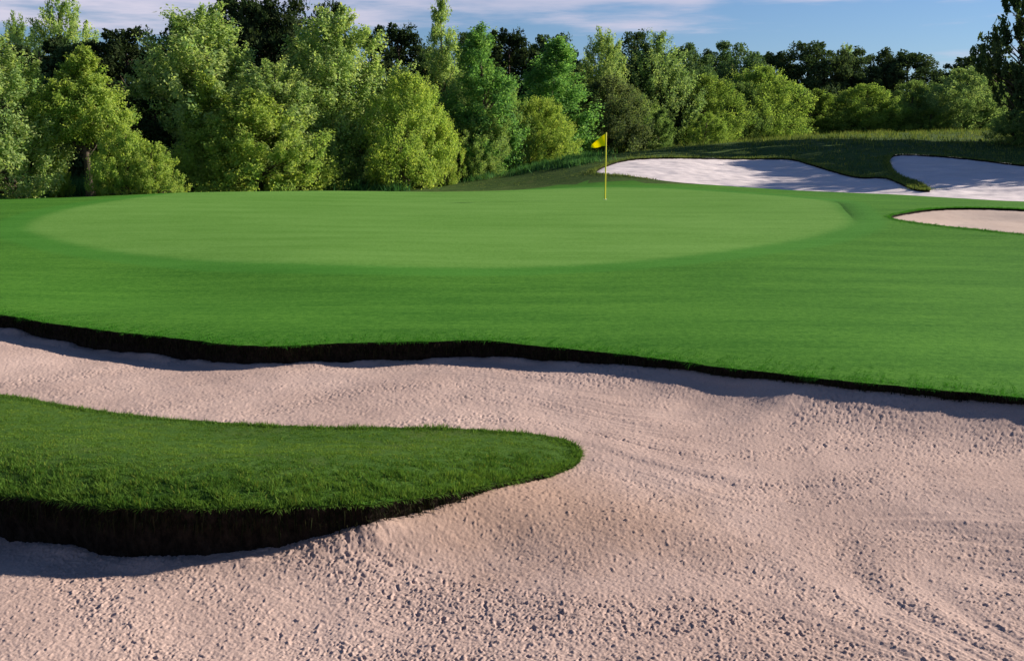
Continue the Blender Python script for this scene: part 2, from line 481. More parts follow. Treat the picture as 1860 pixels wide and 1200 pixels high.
# a low turf step curls round the right-hand end of the green
_e0, _e1 = np.array(at_y(1512, 366, 31.5)[:2]), np.array(at_y(1550, 406, 24.8)[:2])
_m = sstep(24.3, 27.5, V2[:, 1]) * (1 - sstep(29.5, 32.5, V2[:, 1])) * (V2[:, 0] > 6)
VZ = VZ + 0.035 * _m * sstep(0.0, 0.13, gdist) * (1 - sstep(0.2, 2.0, gdist))
V3 = np.column_stack([V2, VZ])
cen = V2[T].mean(1)
in_front = inside(front, cen[:, 0], cen[:, 1])
in_far = inside(farb, cen[:, 0], cen[:, 1])
in_near = inside(nearb, cen[:, 0], cen[:, 1])
in_green = inside(green, cen[:, 0], cen[:, 1])
in_coll = inside(collar, cen[:, 0], cen[:, 1]) & ~in_green
sandy = in_front | in_far | in_near
# the grass tongue: between its two edges
tong_poly = np.array(xy(tfar_w) + xy(ttip_w) + xy(tnear_w))
tong_poly = smooth_poly(tong_poly, 10)
in_tong = (inside(tong_poly, cen[:, 0], cen[:, 1]) | ((cen[:, 0] < -3) & (cen[:, 1] < 10.5) & (cen[:, 1] > 4.5) & (cen[:, 0] > -14))) & ~sandy
# the hill: everything behind the line of the mound's foot
foot = np.array([(-300, 44), (-14, 41.5), (-5, 43), (0, 42), (2.0, 40.8), (3.6, 40.6), (5, 39.9), (9, 38.8), (14, 36.8), (17, 34.6), (25, 33.5), (60, 33), (400, 40)])
in_hill = (cen[:, 1] > np.interp(cen[:, 0], foot[:, 0], foot[:, 1])) & ~sandy & ~in_green & ~in_coll
in_ground = ~(sandy | in_green | in_coll | in_tong | in_hill)

def sub(name, mask, mat, kind='structure'):
    t = T[mask]
    ids, inv = np.unique(t, return_inverse=True)
    me = mesh_np(name, V3[ids], inv.reshape(t.shape), mat, smooth=True)
    me.attributes.new('green_dist', 'FLOAT', 'POINT').data.foreach_set('value', gdist[ids].astype(np.float32))
    o = obj(name, me)
    return tag(o, kind=kind)

tag(sub('ground', in_ground, M_FAIR), 'close mown fairway grass sloping from the putting green to the front bunker', 'ground')
tag(sub('putting_green', in_green, M_GREEN), 'pale green oval putting surface around the yellow flagstick', 'putting green')
tag(sub('green_collar', in_coll, M_COLLAR), 'narrow collar of slightly longer turf ringing the putting green', 'ground')
tag(sub('grass_tongue', in_tong, M_TONGUE), 'raised tongue of thick grass reaching into the front bunker', 'ground')
tag(sub('hill', in_hill, M_ROUGH), 'rough grassy hill rising behind the far bunkers to the trees', 'hill')

# ------------------------------------------------------------------ bunker walls (lip strips)
def wall(name, P, depth, under, label):
    n = len(P)
    z = G(P[:, 0], P[:, 1])
    nr = offset(P, under)          # outward = undercut below the turf
    rows = []
    for f, o in ((0.0, 0.0), (0.12, 0.25), (0.4, 0.7), (0.7, 0.9), (1.0, 0.8)):
        jit = (0.5 * perlin(np.arange(n) * 0.11, np.full(n, f * 7), 2) + 0.5 * perlin(np.arange(n) * 0.37, np.full(n, f * 9), 4)) * (0 if f == 0 else 1)
        q = P + (nr - P) * (o + jit * 0.7)[:, None]
        rows.append(np.column_stack([q, z + 0.002 - depth * f]))
    V = np.vstack(rows)
    k = np.arange(n); k2 = (k + 1) % n
    Fc = np.vstack([np.column_stack([r * n + k, r * n + k2, (r + 1) * n + k2, (r + 1) * n + k]) for r in range(4)])
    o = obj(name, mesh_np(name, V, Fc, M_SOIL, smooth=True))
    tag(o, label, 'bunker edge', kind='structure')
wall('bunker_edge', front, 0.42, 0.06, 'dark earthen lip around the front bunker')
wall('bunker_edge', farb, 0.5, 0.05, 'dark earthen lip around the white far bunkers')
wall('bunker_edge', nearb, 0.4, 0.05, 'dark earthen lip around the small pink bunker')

# ------------------------------------------------------------------ sand
sp = []
for (x, y, z), (u, v, _) in zip(lip_w, LIP):
    h = np.interp(u, [0, 200, 480, 720, 950, 1100, 1300, 1860], [0.19, 0.29, 0.22, 0.24, 0.20, 0.13, 0.09, 0.08])
    sp.append((x, y, z - h))
for x, y, z in tfar_w:
    sp.append((x, y, z - 0.03))
sp.append((ttip_w[0][0], ttip_w[0][1], -0.43)); sp.append((ttip_w[1][0] + 0.05, ttip_w[1][1], -0.45))
for (x, y, z), h in zip(tnear_w, (0.03, 0.09, 0.21, 0.31, 0.34, 0.30, 0.28, 0.28)):
    sp.append((x, y, z - h))
for u, v, z in ((0, 650, -0.38), (300, 705, -0.41), (700, 715, -0.41), (1000, 720, -0.41), (1300, 720, -0.40), (1600, 765, -0.41), (1860, 790, -0.41), (2100, 820, -0.42),
                (1200, 800, -0.45), (1500, 850, -0.46), (1860, 900, -0.47), (1150, 880, -0.46), (1250, 950, -0.49), (1000, 930, -0.45), (850, 980, -0.50), (600, 1050, -0.53), (300, 1060, -0.52), (0, 1060, -0.50),
                (-300, 1000, -0.5), (930, 1100, -0.54), (1400, 1050, -0.55), (1800, 1050, -0.56), (300, 1200, -0.55), (930, 1200, -0.55), (1600, 1200, -0.54), (2100, 1100, -0.5), (-300, 1150, -0.5)):
    sp.append(at_z(u, v, z))
sp += [(0, 3, -0.45), (-5, 3, -0.4), (6, 3, -0.4), (0, 2, -0.3), (8.5, 5, -0.45), (-6.5, 4, -0.45)]
S0 = RBF(sp, c=0.5, lam=2e-3)

def front_sand():
    vs = np.concatenate([np.linspace(505, 570, 30, endpoint=False), np.linspace(570, 1225, 640, endpoint=False), np.linspace(1225, 2600, 120)])
    us = np.arange(-330, 2260, 2.1)
    ang = np.arctan((vs - 600) / F) + PITCH
    Yr = (CAMZ + 0.42) / np.tan(ang)
    sl = (us - 930) / F
    # keep x on constant sight-line fans, a little wider than the frame
    Y, Sx = np.meshgrid(Yr, sl, indexing='ij')
    X = Sx * np.sqrt(Y * Y + 1.0) * 1.0
    z = S0(X, Y)
    nx, ny = X, Y
    # gentle swells
    z += 0.011 * perlin(nx * 0.9, ny * 0.9, 11) + 0.010 * perlin(nx * 2.3, ny * 2.3, 12)
    # rake lines: sweeping arcs round the tip of the tongue and off to the right
    tipx, tipy = ttip_w[1][0], ttip_w[1][1]
    r1 = np.hypot((X - tipx - 0.2) * 0.8, Y - tipy + 0.4)
    r2 = 2.9 * np.arctan2(Y - 6.1, X + 0.5) + 0.10 * np.hypot(X + 0.5, Y - 6.1)
    wgt = sstep(0.8, 2.6, X + 0.4 * (Y - 6))
    ph = r1 * (1 - wgt) + r2 * wgt + 0.12 * perlin(X * 0.7, Y * 0.7, 13)
    line = perlin(ph * 16, X * 0.55 + Y * 0.35, 14)
    rk = np.clip(0.45 + 1.6 * perlin(X * 0.7, Y * 0.7, 24), 0, 1.2)
    z += 0.0075 * line * rk * (0.35 + 0.65 * wgt)
    # broad shallow sweeps left by the rake on the right
    z += 0.017 * perlin(ph * 3.1, X * 0.25 + 4, 25) * wgt
    band = np.clip(0.42 + 1.1 * perlin(ph * 2.6, X * 0.30, 15) + 0.5 * perlin(X * 0.6, Y * 0.6, 19), 0.0, 1.3)
    wx = X + 0.012 * perlin(X * 14, Y * 14, 16); wy = Y + 0.012 * perlin(X * 14, Y * 14, 17)
    # stretch the crumbs a little along the rake
    c0 = perlin(wx * 11, wy * 11, 26)
    c1 = perlin(wx * 27, wy * 22, 18)
    c2 = perlin(wx * 46, wy * 38, 20)
    c3 = perlin(wx * 82, wy * 70, 21)
    amp = 0.62 + 0.38 * np.clip(band, 0, 1)
    z += (0.0028 * c0 + 0.0034 * c1 + 0.0046 * c2 + 0.0036 * c3) * amp * (1 - 0.25 * wgt)
    z -= 0.010 * sstep(0.30, 0.55, c1) * np.clip(band, 0.08, 1)
    z -= 0.008 * sstep(0.28, 0.50, c2) * np.clip(band, 0.15, 1)
    z += 0.007 * sstep(0.36, 0.60, perlin(wx * 34, wy * 30, 22)) * amp
    # sand creeps unevenly up the foot of the lips
    ed = np.full(X.size, 9.0)
    fx_, fy_ = X.ravel(), Y.ravel()
    sel = (np.abs(fx_) < 0.6 * fy_ + 1)
    cell = {}
    gx_, gy_ = np.floor(front[:, 0] / 0.25).astype(int), np.floor(front[:, 1] / 0.25).astype(int)
    gridd = np.zeros((160, 160), bool)
    gridd[np.clip(gx_ + 70, 0, 159), np.clip(gy_ + 5, 0, 159)] = True
    near_ = gridd.copy()
    for ax_ in (0, 1):
        near_ |= np.roll(near_, 1, ax_) | np.roll(near_, -1, ax_)
    ix_, iy_ = np.floor(fx_ / 0.25).astype(int) + 70, np.floor(fy_ / 0.25).astype(int) + 5
    okc = (ix_ >= 0) & (ix_ < 160) & (iy_ >= 0) & (iy_ < 160)
    cand = np.nonzero(okc & near_[np.clip(ix_, 0, 159), np.clip(iy_, 0, 159)] & sel)[0]
    fp = front[::3]
    for a0_ in range(0, len(cand), 20000):
        c_ = cand[a0_:a0_ + 20000]
        best = np.full(len(c_), 9.0)
        lo_, hi_ = fx_[c_].min() - 0.5, fx_[c_].max() + 0.5
        lo2, hi2 = fy_[c_].min() - 0.5, fy_[c_].max() + 0.5
        q_ = fp[(fp[:, 0] > lo_) & (fp[:, 0] < hi_) & (fp[:, 1] > lo2) & (fp[:, 1] < hi2)]
        for p_ in q_:
            best = np.minimum(best, (fx_[c_] - p_[0]) ** 2 + (fy_[c_] - p_[1]) ** 2)
        ed[c_] = np.sqrt(best)
    ed = ed.reshape(X.shape)
    creep = np.clip(0.5 + 0.9 * perlin(X * 2.2, Y * 2.2, 27) + 0.22 * perlin(X * 7, Y * 7, 28), 0, 1.3)
    g = G(X, Y)
    z += np.clip(0.40 * (g - z - 0.05), 0, 0.050) * creep * (1 - sstep(0.0, 0.18, ed))
    out = ~inside(front, X.ravel(), Y.ravel()).reshape(X.shape)
    z = np.where(out, np.minimum(z, g - 0.06), z)
    nr, nc = X.shape
    idx = np.arange(nr * nc).reshape(nr, nc)
    Fc = np.column_stack([idx[:-1, :-1].ravel(), idx[1:, :-1].ravel(), idx[1:, 1:].ravel(), idx[:-1, 1:].ravel()])
    V = np.column_stack([X.ravel(), Y.ravel(), z.ravel()])
    Fc = Fc[:, ::-1]
    return V, Fc
V, Fc = front_sand()
tag(obj('bunker_sand', mesh_np('bunker_sand', V, Fc, M_SAND, smooth=True)), 'wide pinkish raked sand filling the front bunker', 'sand', kind='structure')

def patch_sand(P, step, depth, mat, label, ripple):
    lo, hi = P.min(0) - 0.4, P.max(0) + 0.4
    xs = np.arange(lo[0], hi[0], step); yy = np.arange(lo[1], hi[1], step)
    X, Y = np.meshgrid(xs, yy)
    g = G(X, Y)
    # sand sits lower the farther it is from the rim
    d = np.full(X.shape, 9.0)
    fx, fy = X.ravel(), Y.ravel()
    dd = np.full(len(fx), 9.0)
    for k in range(0, len(P), 2):
        dd = np.minimum(dd, np.hypot(fx - P[k, 0], fy - P[k, 1]))
    d = dd.reshape(X.shape)
    ins = inside(P, fx, fy).reshape(X.shape)
    z = g - depth[0] - (depth[1] - depth[0]) * sstep(0, 1.6, d)
    z += ripple * perlin(X * 0.5 + Y * 0.3, Y * 1.6, 31) * sstep(0, 1, d) + 0.25 * ripple * perlin(X * 2.2, Y * 5, 32)
    z += 0.006 * perlin(X * 9, Y * 9, 33)
    z = np.where(ins, z, np.minimum(z, g - 0.07))
    nr, nc = X.shape
    idx = np.arange(nr * nc).reshape(nr, nc)
    q = np.column_stack([idx[:-1, :-1].ravel(), idx[:-1, 1:].ravel(), idx[1:, 1:].ravel(), idx[1:, :-1].ravel()])
    keep = (ins.ravel() | (dd < 0.35))[q].any(1)
    q = q[keep]
    ids, inv = np.unique(q, return_inverse=True)
    V = np.column_stack([fx, fy, z.ravel()])[ids]
    tag(obj('bunker_sand', mesh_np('bunker_sand', V, inv.reshape(q.shape), mat, smooth=True)), label, 'sand', kind='structure')
patch_sand(farb, 0.09, (0.06, 0.12), M_SANDF, 'white sand flashed up the hill in the far bunkers', 0.09)
patch_sand(nearb, 0.07, (0.05, 0.22), M_SANDN, 'pale pink sand in the small bunker beside the putting green', 0.02)

# ------------------------------------------------------------------ grass blades
def blades(P, h, wd, lean, rg, tint=None, lean_dir=None):
    """P (n,3) roots -> 3-vert blades"""
    n = len(P)
    a = rg.random(n) * 2 * PI
    hh = h * rg.uniform(0.55, 1.25, n)
    ww = wd * rg.uniform(0.7, 1.3, n)
    ld = rg.random(n) * 2 * PI
    ln = lean * rg.random(n) * hh
    tx = np.column_stack([np.cos(a), np.sin(a), np.zeros(n)])
    tip = P + np.column_stack([np.cos(ld) * ln, np.sin(ld) * ln, hh])
    if lean_dir is not None:
        tip += lean_dir
    V = np.empty((n, 3, 3))
    V[:, 0] = P - tx * ww[:, None] / 2
    V[:, 1] = P + tx * ww[:, None] / 2
    V[:, 2] = tip
    Fc = np.arange(n * 3).reshape(n, 3)
    t = rg.random(n) if tint is None else tint
    return V.reshape(-1, 3), Fc, t

def scatter(poly, n, rg, cond=None):
    lo, hi = poly.min(0), poly.max(0)
    out = []
    got = 0
    while got < n:
        x = rg.uniform(lo[0], hi[0], n); y = rg.uniform(lo[1], hi[1], n)
        k = inside(poly, x, y)
        if cond is not None:
            k &= cond(x, y)
        if not k.any():
            break
        out.append(np.column_stack([x[k], y[k]])); got += k.sum()
    return np.vstack(out)[:n]

def edge_dist(P, poly):
    d = np.full(len(P), 9.0)
    for k in range(0, len(poly), 3):
        d = np.minimum(d, np.hypot(P[:, 0] - poly[k, 0], P[:, 1] - poly[k, 1]))
    return d

rg = np.random.default_rng(21)
vis = lambda x, y: (x > -0.62 * y - 1.0)
P = scatter(tong_poly, 230000, rg, lambda x, y: vis(x, y) & ~inside(front, x, y))
lump = perlin(P[:, 0] * 7, P[:, 1] * 7, 41) + 0.7 * perlin(P[:, 0] * 17, P[:, 1] * 17, 42)
nearness = np.full(len(P), 9.0)
tn = smooth_poly(np.array(xy(tnear_w)), 8, closed=False)
for q in tn[::3]:
    nearness = np.minimum(nearness, np.hypot(P[:, 0] - q[0], P[:, 1] - q[1]))
hh = 0.016 + 0.034 * (1 - sstep(0.05, 0.7, nearness))
hh = hh * (0.7 + 0.55 * np.clip(lump, -1, 1))
keep = rg.random(len(P)) < np.clip(0.85 + 0.5 * lump, 0.25, 1)
P, hh, lump, nearness = P[keep], hh[keep], lump[keep], nearness[keep]
P3 = np.column_stack([P, G(P[:, 0], P[:, 1]) - 0.004])
mott = perlin(P[:, 0] * 1.6, P[:, 1] * 1.6, 43) + 0.6 * perlin(P[:, 0] * 4, P[:, 1] * 4, 44)
t = np.clip(0.5 + 0.15 * lump + 0.3 * mott + 0.12 * sstep(0.3, 0.9, nearness) + rg.normal(0, 0.2, len(P)), 0, 1)
t[rg.random(len(t)) < 0.05] = 2.2
Vb, Fb, tb = blades(P3, np.clip(hh, 0.008, 0.12), 0.007, 1.3, rg, t)
o = obj('tongue_grass', mesh_np('tongue_grass', Vb, Fb, M_BLADE, attrs={'tint': tb}))
tag(o, 'thick green grass blades covering the tongue in the front bunker', 'grass', kind='stuff')

# blades along the lips, hanging over the edge
def lip_blades(name, poly, n, h, spread, mat, label, cond, seed, overhang=0.5, wd=0.007, patchy=False):
    rg = np.random.default_rng(seed)
    k = rg.integers(0, len(poly), n)
    nx = np.roll(poly, -1, 0)
    f = rg.random(n)[:, None]
    P = poly[k] * (1 - f) + nx[k] * f
    of = offset(poly, 1.0) - poly
    d = rg.exponential(spread, n)
    P = P + of[k] * (d - 0.004)[:, None]
    c = cond(P[:, 0], P[:, 1])
    P, kk, d = P[c], k[c], d[c]
    lump = perlin(P[:, 0] * 6, P[:, 1] * 6, seed) + 0.6 * perlin(P[:, 0] * 15, P[:, 1] * 15, seed + 1)
    hh = h * (0.8 + 0.5 * np.clip(lump, -1, 1)) * np.exp(-d / (spread * 2.5))
    if patchy:
        hh = hh * np.clip(0.15 + 1.1 * perlin(P[:, 0] * 3.1, P[:, 1] * 3.1, seed + 3) + 0.6 * perlin(P[:, 0] * 9, P[:, 1] * 9, seed + 4), 0, 1.3) + 0.004
    P3 = np.column_stack([P, G(P[:, 0], P[:, 1]) - 0.004])
    over = -of[kk] * (hh * overhang * rg.random(len(hh)) * (d < 0.04))[:, None]
    lean = np.column_stack([over, -np.abs(over).sum(1) * 0.8])
    t = np.clip(0.5 + 0.2 * lump + rg.normal(0, 0.2, len(P)), 0, 1)
    Vb, Fb, tb = blades(P3, hh, wd, 0.9, rg, t, lean)
    o = obj(name, mesh_np(name, Vb, Fb, mat, attrs={'tint': tb}))
    tag(o, label, 'grass', kind='stuff')

lipline = np.array(xy(lip_w))
up = lambda x, y: (y > np.interp(x, lipline[:, 0], lipline[:, 1]) - 0.25) & (np.abs(x) < 0.6 * y + 0.6)
lip_blades('lip_grass', front, 170000, 0.022, 0.30, M_FBLADE, 'short grass fringe overhanging the far lip of the front bunker', up, 51)
lip_blades('lip_fringe', front, 60000, 0.085, 0.02, M_FBLADE, 'uneven tufts drooping over the far lip of the front bunker', up, 151, 1.5, 0.008, True)
lowr = lambda x, y: (y < np.interp(x, lipline[:, 0], lipline[:, 1]) - 0.6) & (np.abs(x) < 0.6 * y + 0.6) & (y > 4.6)
lip_blades('tongue_fringe', front, 120000, 0.055, 0.05, M_BLADE, 'tufted grass hanging over the edge of the tongue', lowr, 55, 1.2, 0.008)
allc = lambda x, y: np.abs(x) < 0.62 * y
lip_blades('far_lip_grass', farb, 16000, 0.13, 0.25, M_RBLADE, 'rough grass fringe round the white far bunkers', lambda x, y: allc(x, y) & (y > np.interp(x, foot[:, 0], foot[:, 1]) + 0.8), 61, 0.5, 0.03)
lip_blades('small_lip_grass', nearb, 12000, 0.06, 0.15, M_FBLADE, 'grass fringe round the small pink bunker', allc, 66, 0.5, 0.015)

# dead roots and thatch hanging down the front lips
M_THATCH = leaf_mat('thatch', 0.1, False, (0.022, 0.024, 0.011), 0.3, 1.5)
rg = np.random.default_rng(58)
n = 34000
k = rg.integers(0, len(front), n)
P = front[k] + rg.normal(0, 0.012, (n, 2))
of = (offset(front, 1.0) - front)[k]
c = (np.abs(P[:, 0]) < 0.6 * P[:, 1] + 0.6) & (P[:, 1] > 4.6)
P, of = P[c], of[c]
drop = rg.exponential(0.032, len(P)) * (1 + 0.8 * perlin(P[:, 0] * 5, P[:, 1] * 5, 59))
P3 = np.column_stack([P + of * 0.01, G(P[:, 0], P[:, 1]) - 0.01 - 0.12 * rg.random(len(P)) ** 2])
tipd = np.column_stack([-of * (0.03 * rg.random(len(P)))[:, None], -2 * np.clip(drop, 0.01, 0.16)])
Vb, Fb, tb = blades(P3, np.clip(drop, 0.01, 0.16), 0.010, 0.4, rg, None, tipd)
tag(obj('roots', mesh_np('roots', Vb, Fb, M_THATCH, attrs={'tint': tb})), 'dark roots and thatch hanging down the front bunker lips', 'grass', kind='stuff')

# rough on the hill
rg = np.random.default_rng(71)
n = 60000
Y = rg.uniform(40, 74, n); X = rg.uniform(-0.05, 0.62, n) * Y
k = (Y > np.interp(X, foot[:, 0], foot[:, 1]) + 1.2) & ~inside(farb, X, Y)
X, Y = X[k], Y[k]
lump = perlin(X * 0.7, Y * 0.7, 72) + 0.7 * perlin(X * 2.1, Y * 2.1, 73)
k = rg.random(len(X)) < np.clip(0.45 + 0.8 * lump, 0.05, 1)
X, Y, lump = X[k], Y[k], lump[k]
P3 = np.column_stack([X, Y, G(X, Y) - 0.02 + 0.05 * 0])
t = np.clip(0.45 + 0.3 * lump + rg.normal(0, 0.2, len(X)), 0, 1)
Vb, Fb, tb = blades(P3, (0.05 + 0.08 * sstep(3, 9, X)) + 0.22 * np.clip(lump + 0.2, 0, 1) * sstep(50, 55, Y) * sstep(2, 8, X), 0.045, 0.8, rg, t)
tag(obj('hill_grass', mesh_np('hill_grass', Vb, Fb, M_RBLADE, attrs={'tint': tb})), 'tufted olive rough grass on the hill behind the far bunkers', 'grass', kind='stuff')

# weeds at the foot of the trees
rg = np.random.default_rng(81)
Pw = []
for c in range(420):
    y = rg.uniform(40.5, 56); u = rg.uniform(-0.53, 0.08)
    x = u * y
    if x < -8 and y < 42: y += 2
    if y < np.interp(x, foot[:, 0], foot[:, 1]) + 1.6 + (5.0 if x > -5 else 0): continue
    m = rg.integers(60, 200)
    r = rg.uniform(0.2, 0.7)
    q = np.column_stack([x + rg.normal(0, r, m), y + rg.normal(0, r, m), np.full(m, rg.uniform(0.12, 0.42) if x > -7 else rg.uniform(0.3, 0.85)), np.full(m, rg.random())])
    Pw.append(q)
Pw = np.vstack(Pw)
P3 = np.column_stack([Pw[:, :2], G(Pw[:, 0], Pw[:, 1]) - 0.02])
Vb, Fb, tb = blades(P3, Pw[:, 2], 0.045, 1.1, rg, np.clip(Pw[:, 3] * 0.7 + rg.random(len(Pw)) * 0.4, 0, 1))
tag(obj('weeds', mesh_np('weeds', Vb, Fb, M_WBLADE, attrs={'tint': tb})), 'tall green weeds along the foot of the tree line', 'weeds', kind='stuff')

# ------------------------------------------------------------------ trees
def tube(path, radii, k=7):
    path = np.asarray(path, float)
    n = len(path)
    V = []
    for i in range(n):
        d = path[min(i + 1, n - 1)] - path[max(i - 1, 0)]
        d /= np.linalg.norm(d) + 1e-9
        a = np.cross(d, (0.31, 0.9, 0.1)); a /= np.linalg.norm(a) + 1e-9
        b = np.cross(d, a)
        for j in range(k):
            t = 2 * PI * j / k
            V.append(path[i] + radii[i] * (a * math.cos(t) + b * math.sin(t)))
    Fc = [(i * k + j, i * k + (j + 1) % k, (i + 1) * k + (j + 1) % k, (i + 1) * k + j) for i in range(n - 1) for j in range(k)]
    return np.array(V), np.array(Fc)

def leaf_quads(C, size, rg, upbias=0.3, aspect=1.9, axis=None):
    n = len(C)
    nrm = rg.normal(size=(n, 3)) * 0.75; nrm[:, 2] += upbias
    # leaves spread their faces outwards from the heart of the crown
    o_ = C - np.array([C[:, 0].mean(), C[:, 1].mean(), np.percentile(C[:, 2], 40)])
    o_ /= np.linalg.norm(o_, axis=1)[:, None] + 1e-6
    nrm += 0.8 * o_
    nrm /= np.linalg.norm(nrm, axis=1)[:, None]
    ax = rg.normal(size=(n, 3)) if axis is None else axis + 0.6 * rg.normal(size=(n, 3))
    ax -= nrm * (ax * nrm).sum(1)[:, None]
    ax /= np.linalg.norm(ax, axis=1)[:, None] + 1e-9
    bx = np.cross(nrm, ax)
    s = size * rg.uniform(0.6, 1.35, n)
    L = (s * 0.5 * math.sqrt(aspect))[:, None]; Wd = (s * 0.5 / math.sqrt(aspect))[:, None]
    V = np.stack([C - ax * L, C + bx * Wd - ax * L * 0.1, C + ax * L, C - bx * Wd - ax * L * 0.1], 1)
    return V.reshape(-1, 3), np.arange(n * 4).reshape(n, 4)

TH = 7.0   # nominal height of a prototype
def make_proto(kind, seed):
    rg = np.random.default_rng(seed)
    # profile: radius against height (0..1)
    prof = {
        'conical': ([0.02, 0.15, 0.35, 0.6, 0.8, 0.93, 1.0], [0.75, 1.0, 0.95, 0.72, 0.48, 0.26, 0.06]),
        'loose':   ([0.02, 0.15, 0.35, 0.55, 0.75, 0.9, 1.0], [0.70, 0.92, 1.0, 0.95, 0.72, 0.42, 0.10]),
        'round':   ([0.02, 0.15, 0.35, 0.55, 0.75, 0.9, 1.0], [0.85, 1.0, 1.0, 0.94, 0.75, 0.50, 0.14]),
        'oak':     ([0.02, 0.12, 0.3, 0.5, 0.7, 0.88, 1.0], [0.55, 0.75, 0.95, 1.0, 0.92, 0.68, 0.25]),
        'sparse':  ([0.16, 0.28, 0.42, 0.6, 0.8, 0.93, 1.0], [0.25, 0.6, 1.0, 0.95, 0.70, 0.45, 0.1]),
        'shrub':   ([0.0, 0.2, 0.45, 0.7, 0.88, 1.0], [0.8, 1.0, 0.95, 0.72, 0.42, 0.1]),
        'broad':   ([0.0, 0.15, 0.35, 0.55, 0.75, 0.9, 1.0], [0.95, 1.0, 0.88, 0.70, 0.46, 0.24, 0.06]),
        'bare':    ([0.40, 0.46, 0.54, 0.66, 0.8, 0.93, 1.0], [0.55, 0.95, 1.0, 0.80, 0.52, 0.28, 0.06]),
    }[kind]
    R = {'conical': 1.5, 'loose': 2.2, 'round': 2.5, 'oak': 3.0, 'sparse': 2.6, 'shrub': 2.0, 'broad': 2.8, 'bare': 1.7}[kind]
    TH = {'shrub': 3.2, 'broad': 4.6, 'round': 5.0}.get(kind, 7.0)
    nc, nl, cr, leaf = {'conical': (330, 130, 0.42, 0.082), 'loose': (400, 125, 0.46, 0.086), 'round': (420, 130, 0.44, 0.080),
                        'oak': (160, 170, 0.66, 0.16), 'sparse': (210, 110, 0.46, 0.15), 'shrub': (220, 110, 0.34, 0.074), 'broad': (430, 130, 0.42, 0.078), 'bare': (360, 125, 0.38, 0.080)}[kind]
    a0 = rg.random(6) * 2 * PI
    lob = lambda th, h: 1 + 0.16 * np.sin(2 * th + a0[0] + 4 * h) + 0.13 * np.sin(3 * th + a0[1] - 7 * h) + 0.10 * np.sin(9 * h + a0[2] + th)
    lean = rg.normal(0, 0.05, 2)
    cents, leaves, axes, tints = [], [], [], []
    # trunk and limbs
    TV, TF = [], []
    nv = 0
    def add(path, rad, k=7):
        nonlocal nv
        v, f = tube(path, rad, k)
        TV.append(v); TF.append(f + nv); nv += len(v)
    hs = np.linspace(0, 0.92, 9)
    tpath = np.column_stack([lean[0] * hs * TH + 0.08 * np.sin(5 * hs + a0[3]), lean[1] * hs * TH + 0.08 * np.cos(4 * hs + a0[4]), hs * TH])
    tpath[0, 2] = -0.25
    r0 = {'oak': 0.24, 'sparse': 0.2, 'bare': 0.17}.get(kind, 0.12)
    add(tpath, r0 * (1 - 0.9 * hs) * np.where(hs == 0, 1.4, 1.0), 9)
    # clumps
    for c in range(nc):
        while True:
            h = rg.uniform(prof[0][0], 1.0)
            pr = np.interp(h, *prof)
            if rg.random() < pr + 0.12:
                break
        th = rg.random() * 2 * PI
        q = rg.random() ** 0.45
        if kind in ('oak', 'sparse'):
            q = rg.random() ** 0.35
        rr = R * pr * lob(th, h) * q
        ctr = np.array([math.cos(th) * rr + lean[0] * h * TH, math.sin(th) * rr + lean[1] * h * TH, h * TH])
        size = cr * rg.uniform(0.55, 1.25) * (0.65 + 0.35 * pr)
        cents.append((ctr, h, th, rr))
        m = int(nl * rg.uniform(0.6, 1.3))
        d = rg.normal(size=(m, 3)); d /= np.linalg.norm(d, axis=1)[:, None]
        rad = size * rg.random(m) ** (0.4 if kind in ('oak',) else 0.6)
        off = d * rad[:, None]
        out = np.array([math.cos(th), math.sin(th), 0.0])
        if kind in ('loose', 'sparse'):
            # upswept sprays
            axis = out * 0.5 + np.array([0, 0, 0.9])
            s = rg.uniform(-1, 1.3, m)
            off = off * (0.55, 0.55, 0.5) + axis[None] * (s * size)[:, None] * 0.9
        elif kind in ('conical', 'round', 'shrub', 'broad', 'bare'):
            axis = out * 0.5 + np.array([0, 0, 0.75])
            s = rg.uniform(-0.8, 1.0, m)
            off = off * (0.8, 0.8, 0.7) + axis[None] * (s * size)[:, None] * 0.9
        else:
            axis = out * 0.4 + np.array([0, 0, 0.3])
            off = off * (1.15, 1.15, 0.75)
        leaves.append(ctr + off); axes.append(np.tile(axis, (m, 1)))
        tints.append(np.clip(rg.normal(0.5, 0.10) + rg.normal(0, 0.17, m), 0, 1))
    # limbs to a share of the clumps
    for ctr, h, th, rr in cents[::2 if kind in ('oak', 'sparse') else 6]:
        hb = max(0.03, h - 0.10 - 0.10 * rr / R * rg.uniform(0.6, 1.4))
        b0 = np.array([np.interp(hb, hs, tpath[:, 0]), np.interp(hb, hs, tpath[:, 1]), hb * TH])
        mid = (b0 + ctr) / 2 + rg.normal(0, 0.08, 3) + (0, 0, 0.05)
        rb = r0 * (1 - 0.85 * hb) * 0.35
        add([b0, mid, ctr], [rb, rb * 0.6, rb * 0.15], 4)
    C = np.vstack(leaves); A = np.vstack(axes); tt = np.concatenate(tints)
    k = C[:, 2] > 0.03
    C, A, tt = C[k], A[k], tt[k]
    LV, LF = leaf_quads(C, leaf, rg, 0.3, 1.9, A)
    mat = M_OAKLEAF if kind in ('oak', 'sparse') else M_LEAF
    cm_ = mesh_np('crown', LV, LF, mat, attrs={'tint': tt})
    tm_ = mesh_np('trunk', np.vstack(TV), np.vstack(TF), M_BARK, smooth=True)
    ext = np.percentile(np.abs(C[:, 0]), 97)
    top = np.percentile(C[:, 2], 99.7)
    return cm_, tm_, ext, top

PROTO = {}
for kind, cnt in (('conical', 3), ('loose', 4), ('round', 4), ('oak', 4), ('sparse', 2), ('shrub', 3), ('broad', 2), ('bare', 1)):
    PROTO[kind] = [make_proto(kind, 100 + 13 * i + 7 * len(kind) + ord(kind[0])) for i in range(cnt)]

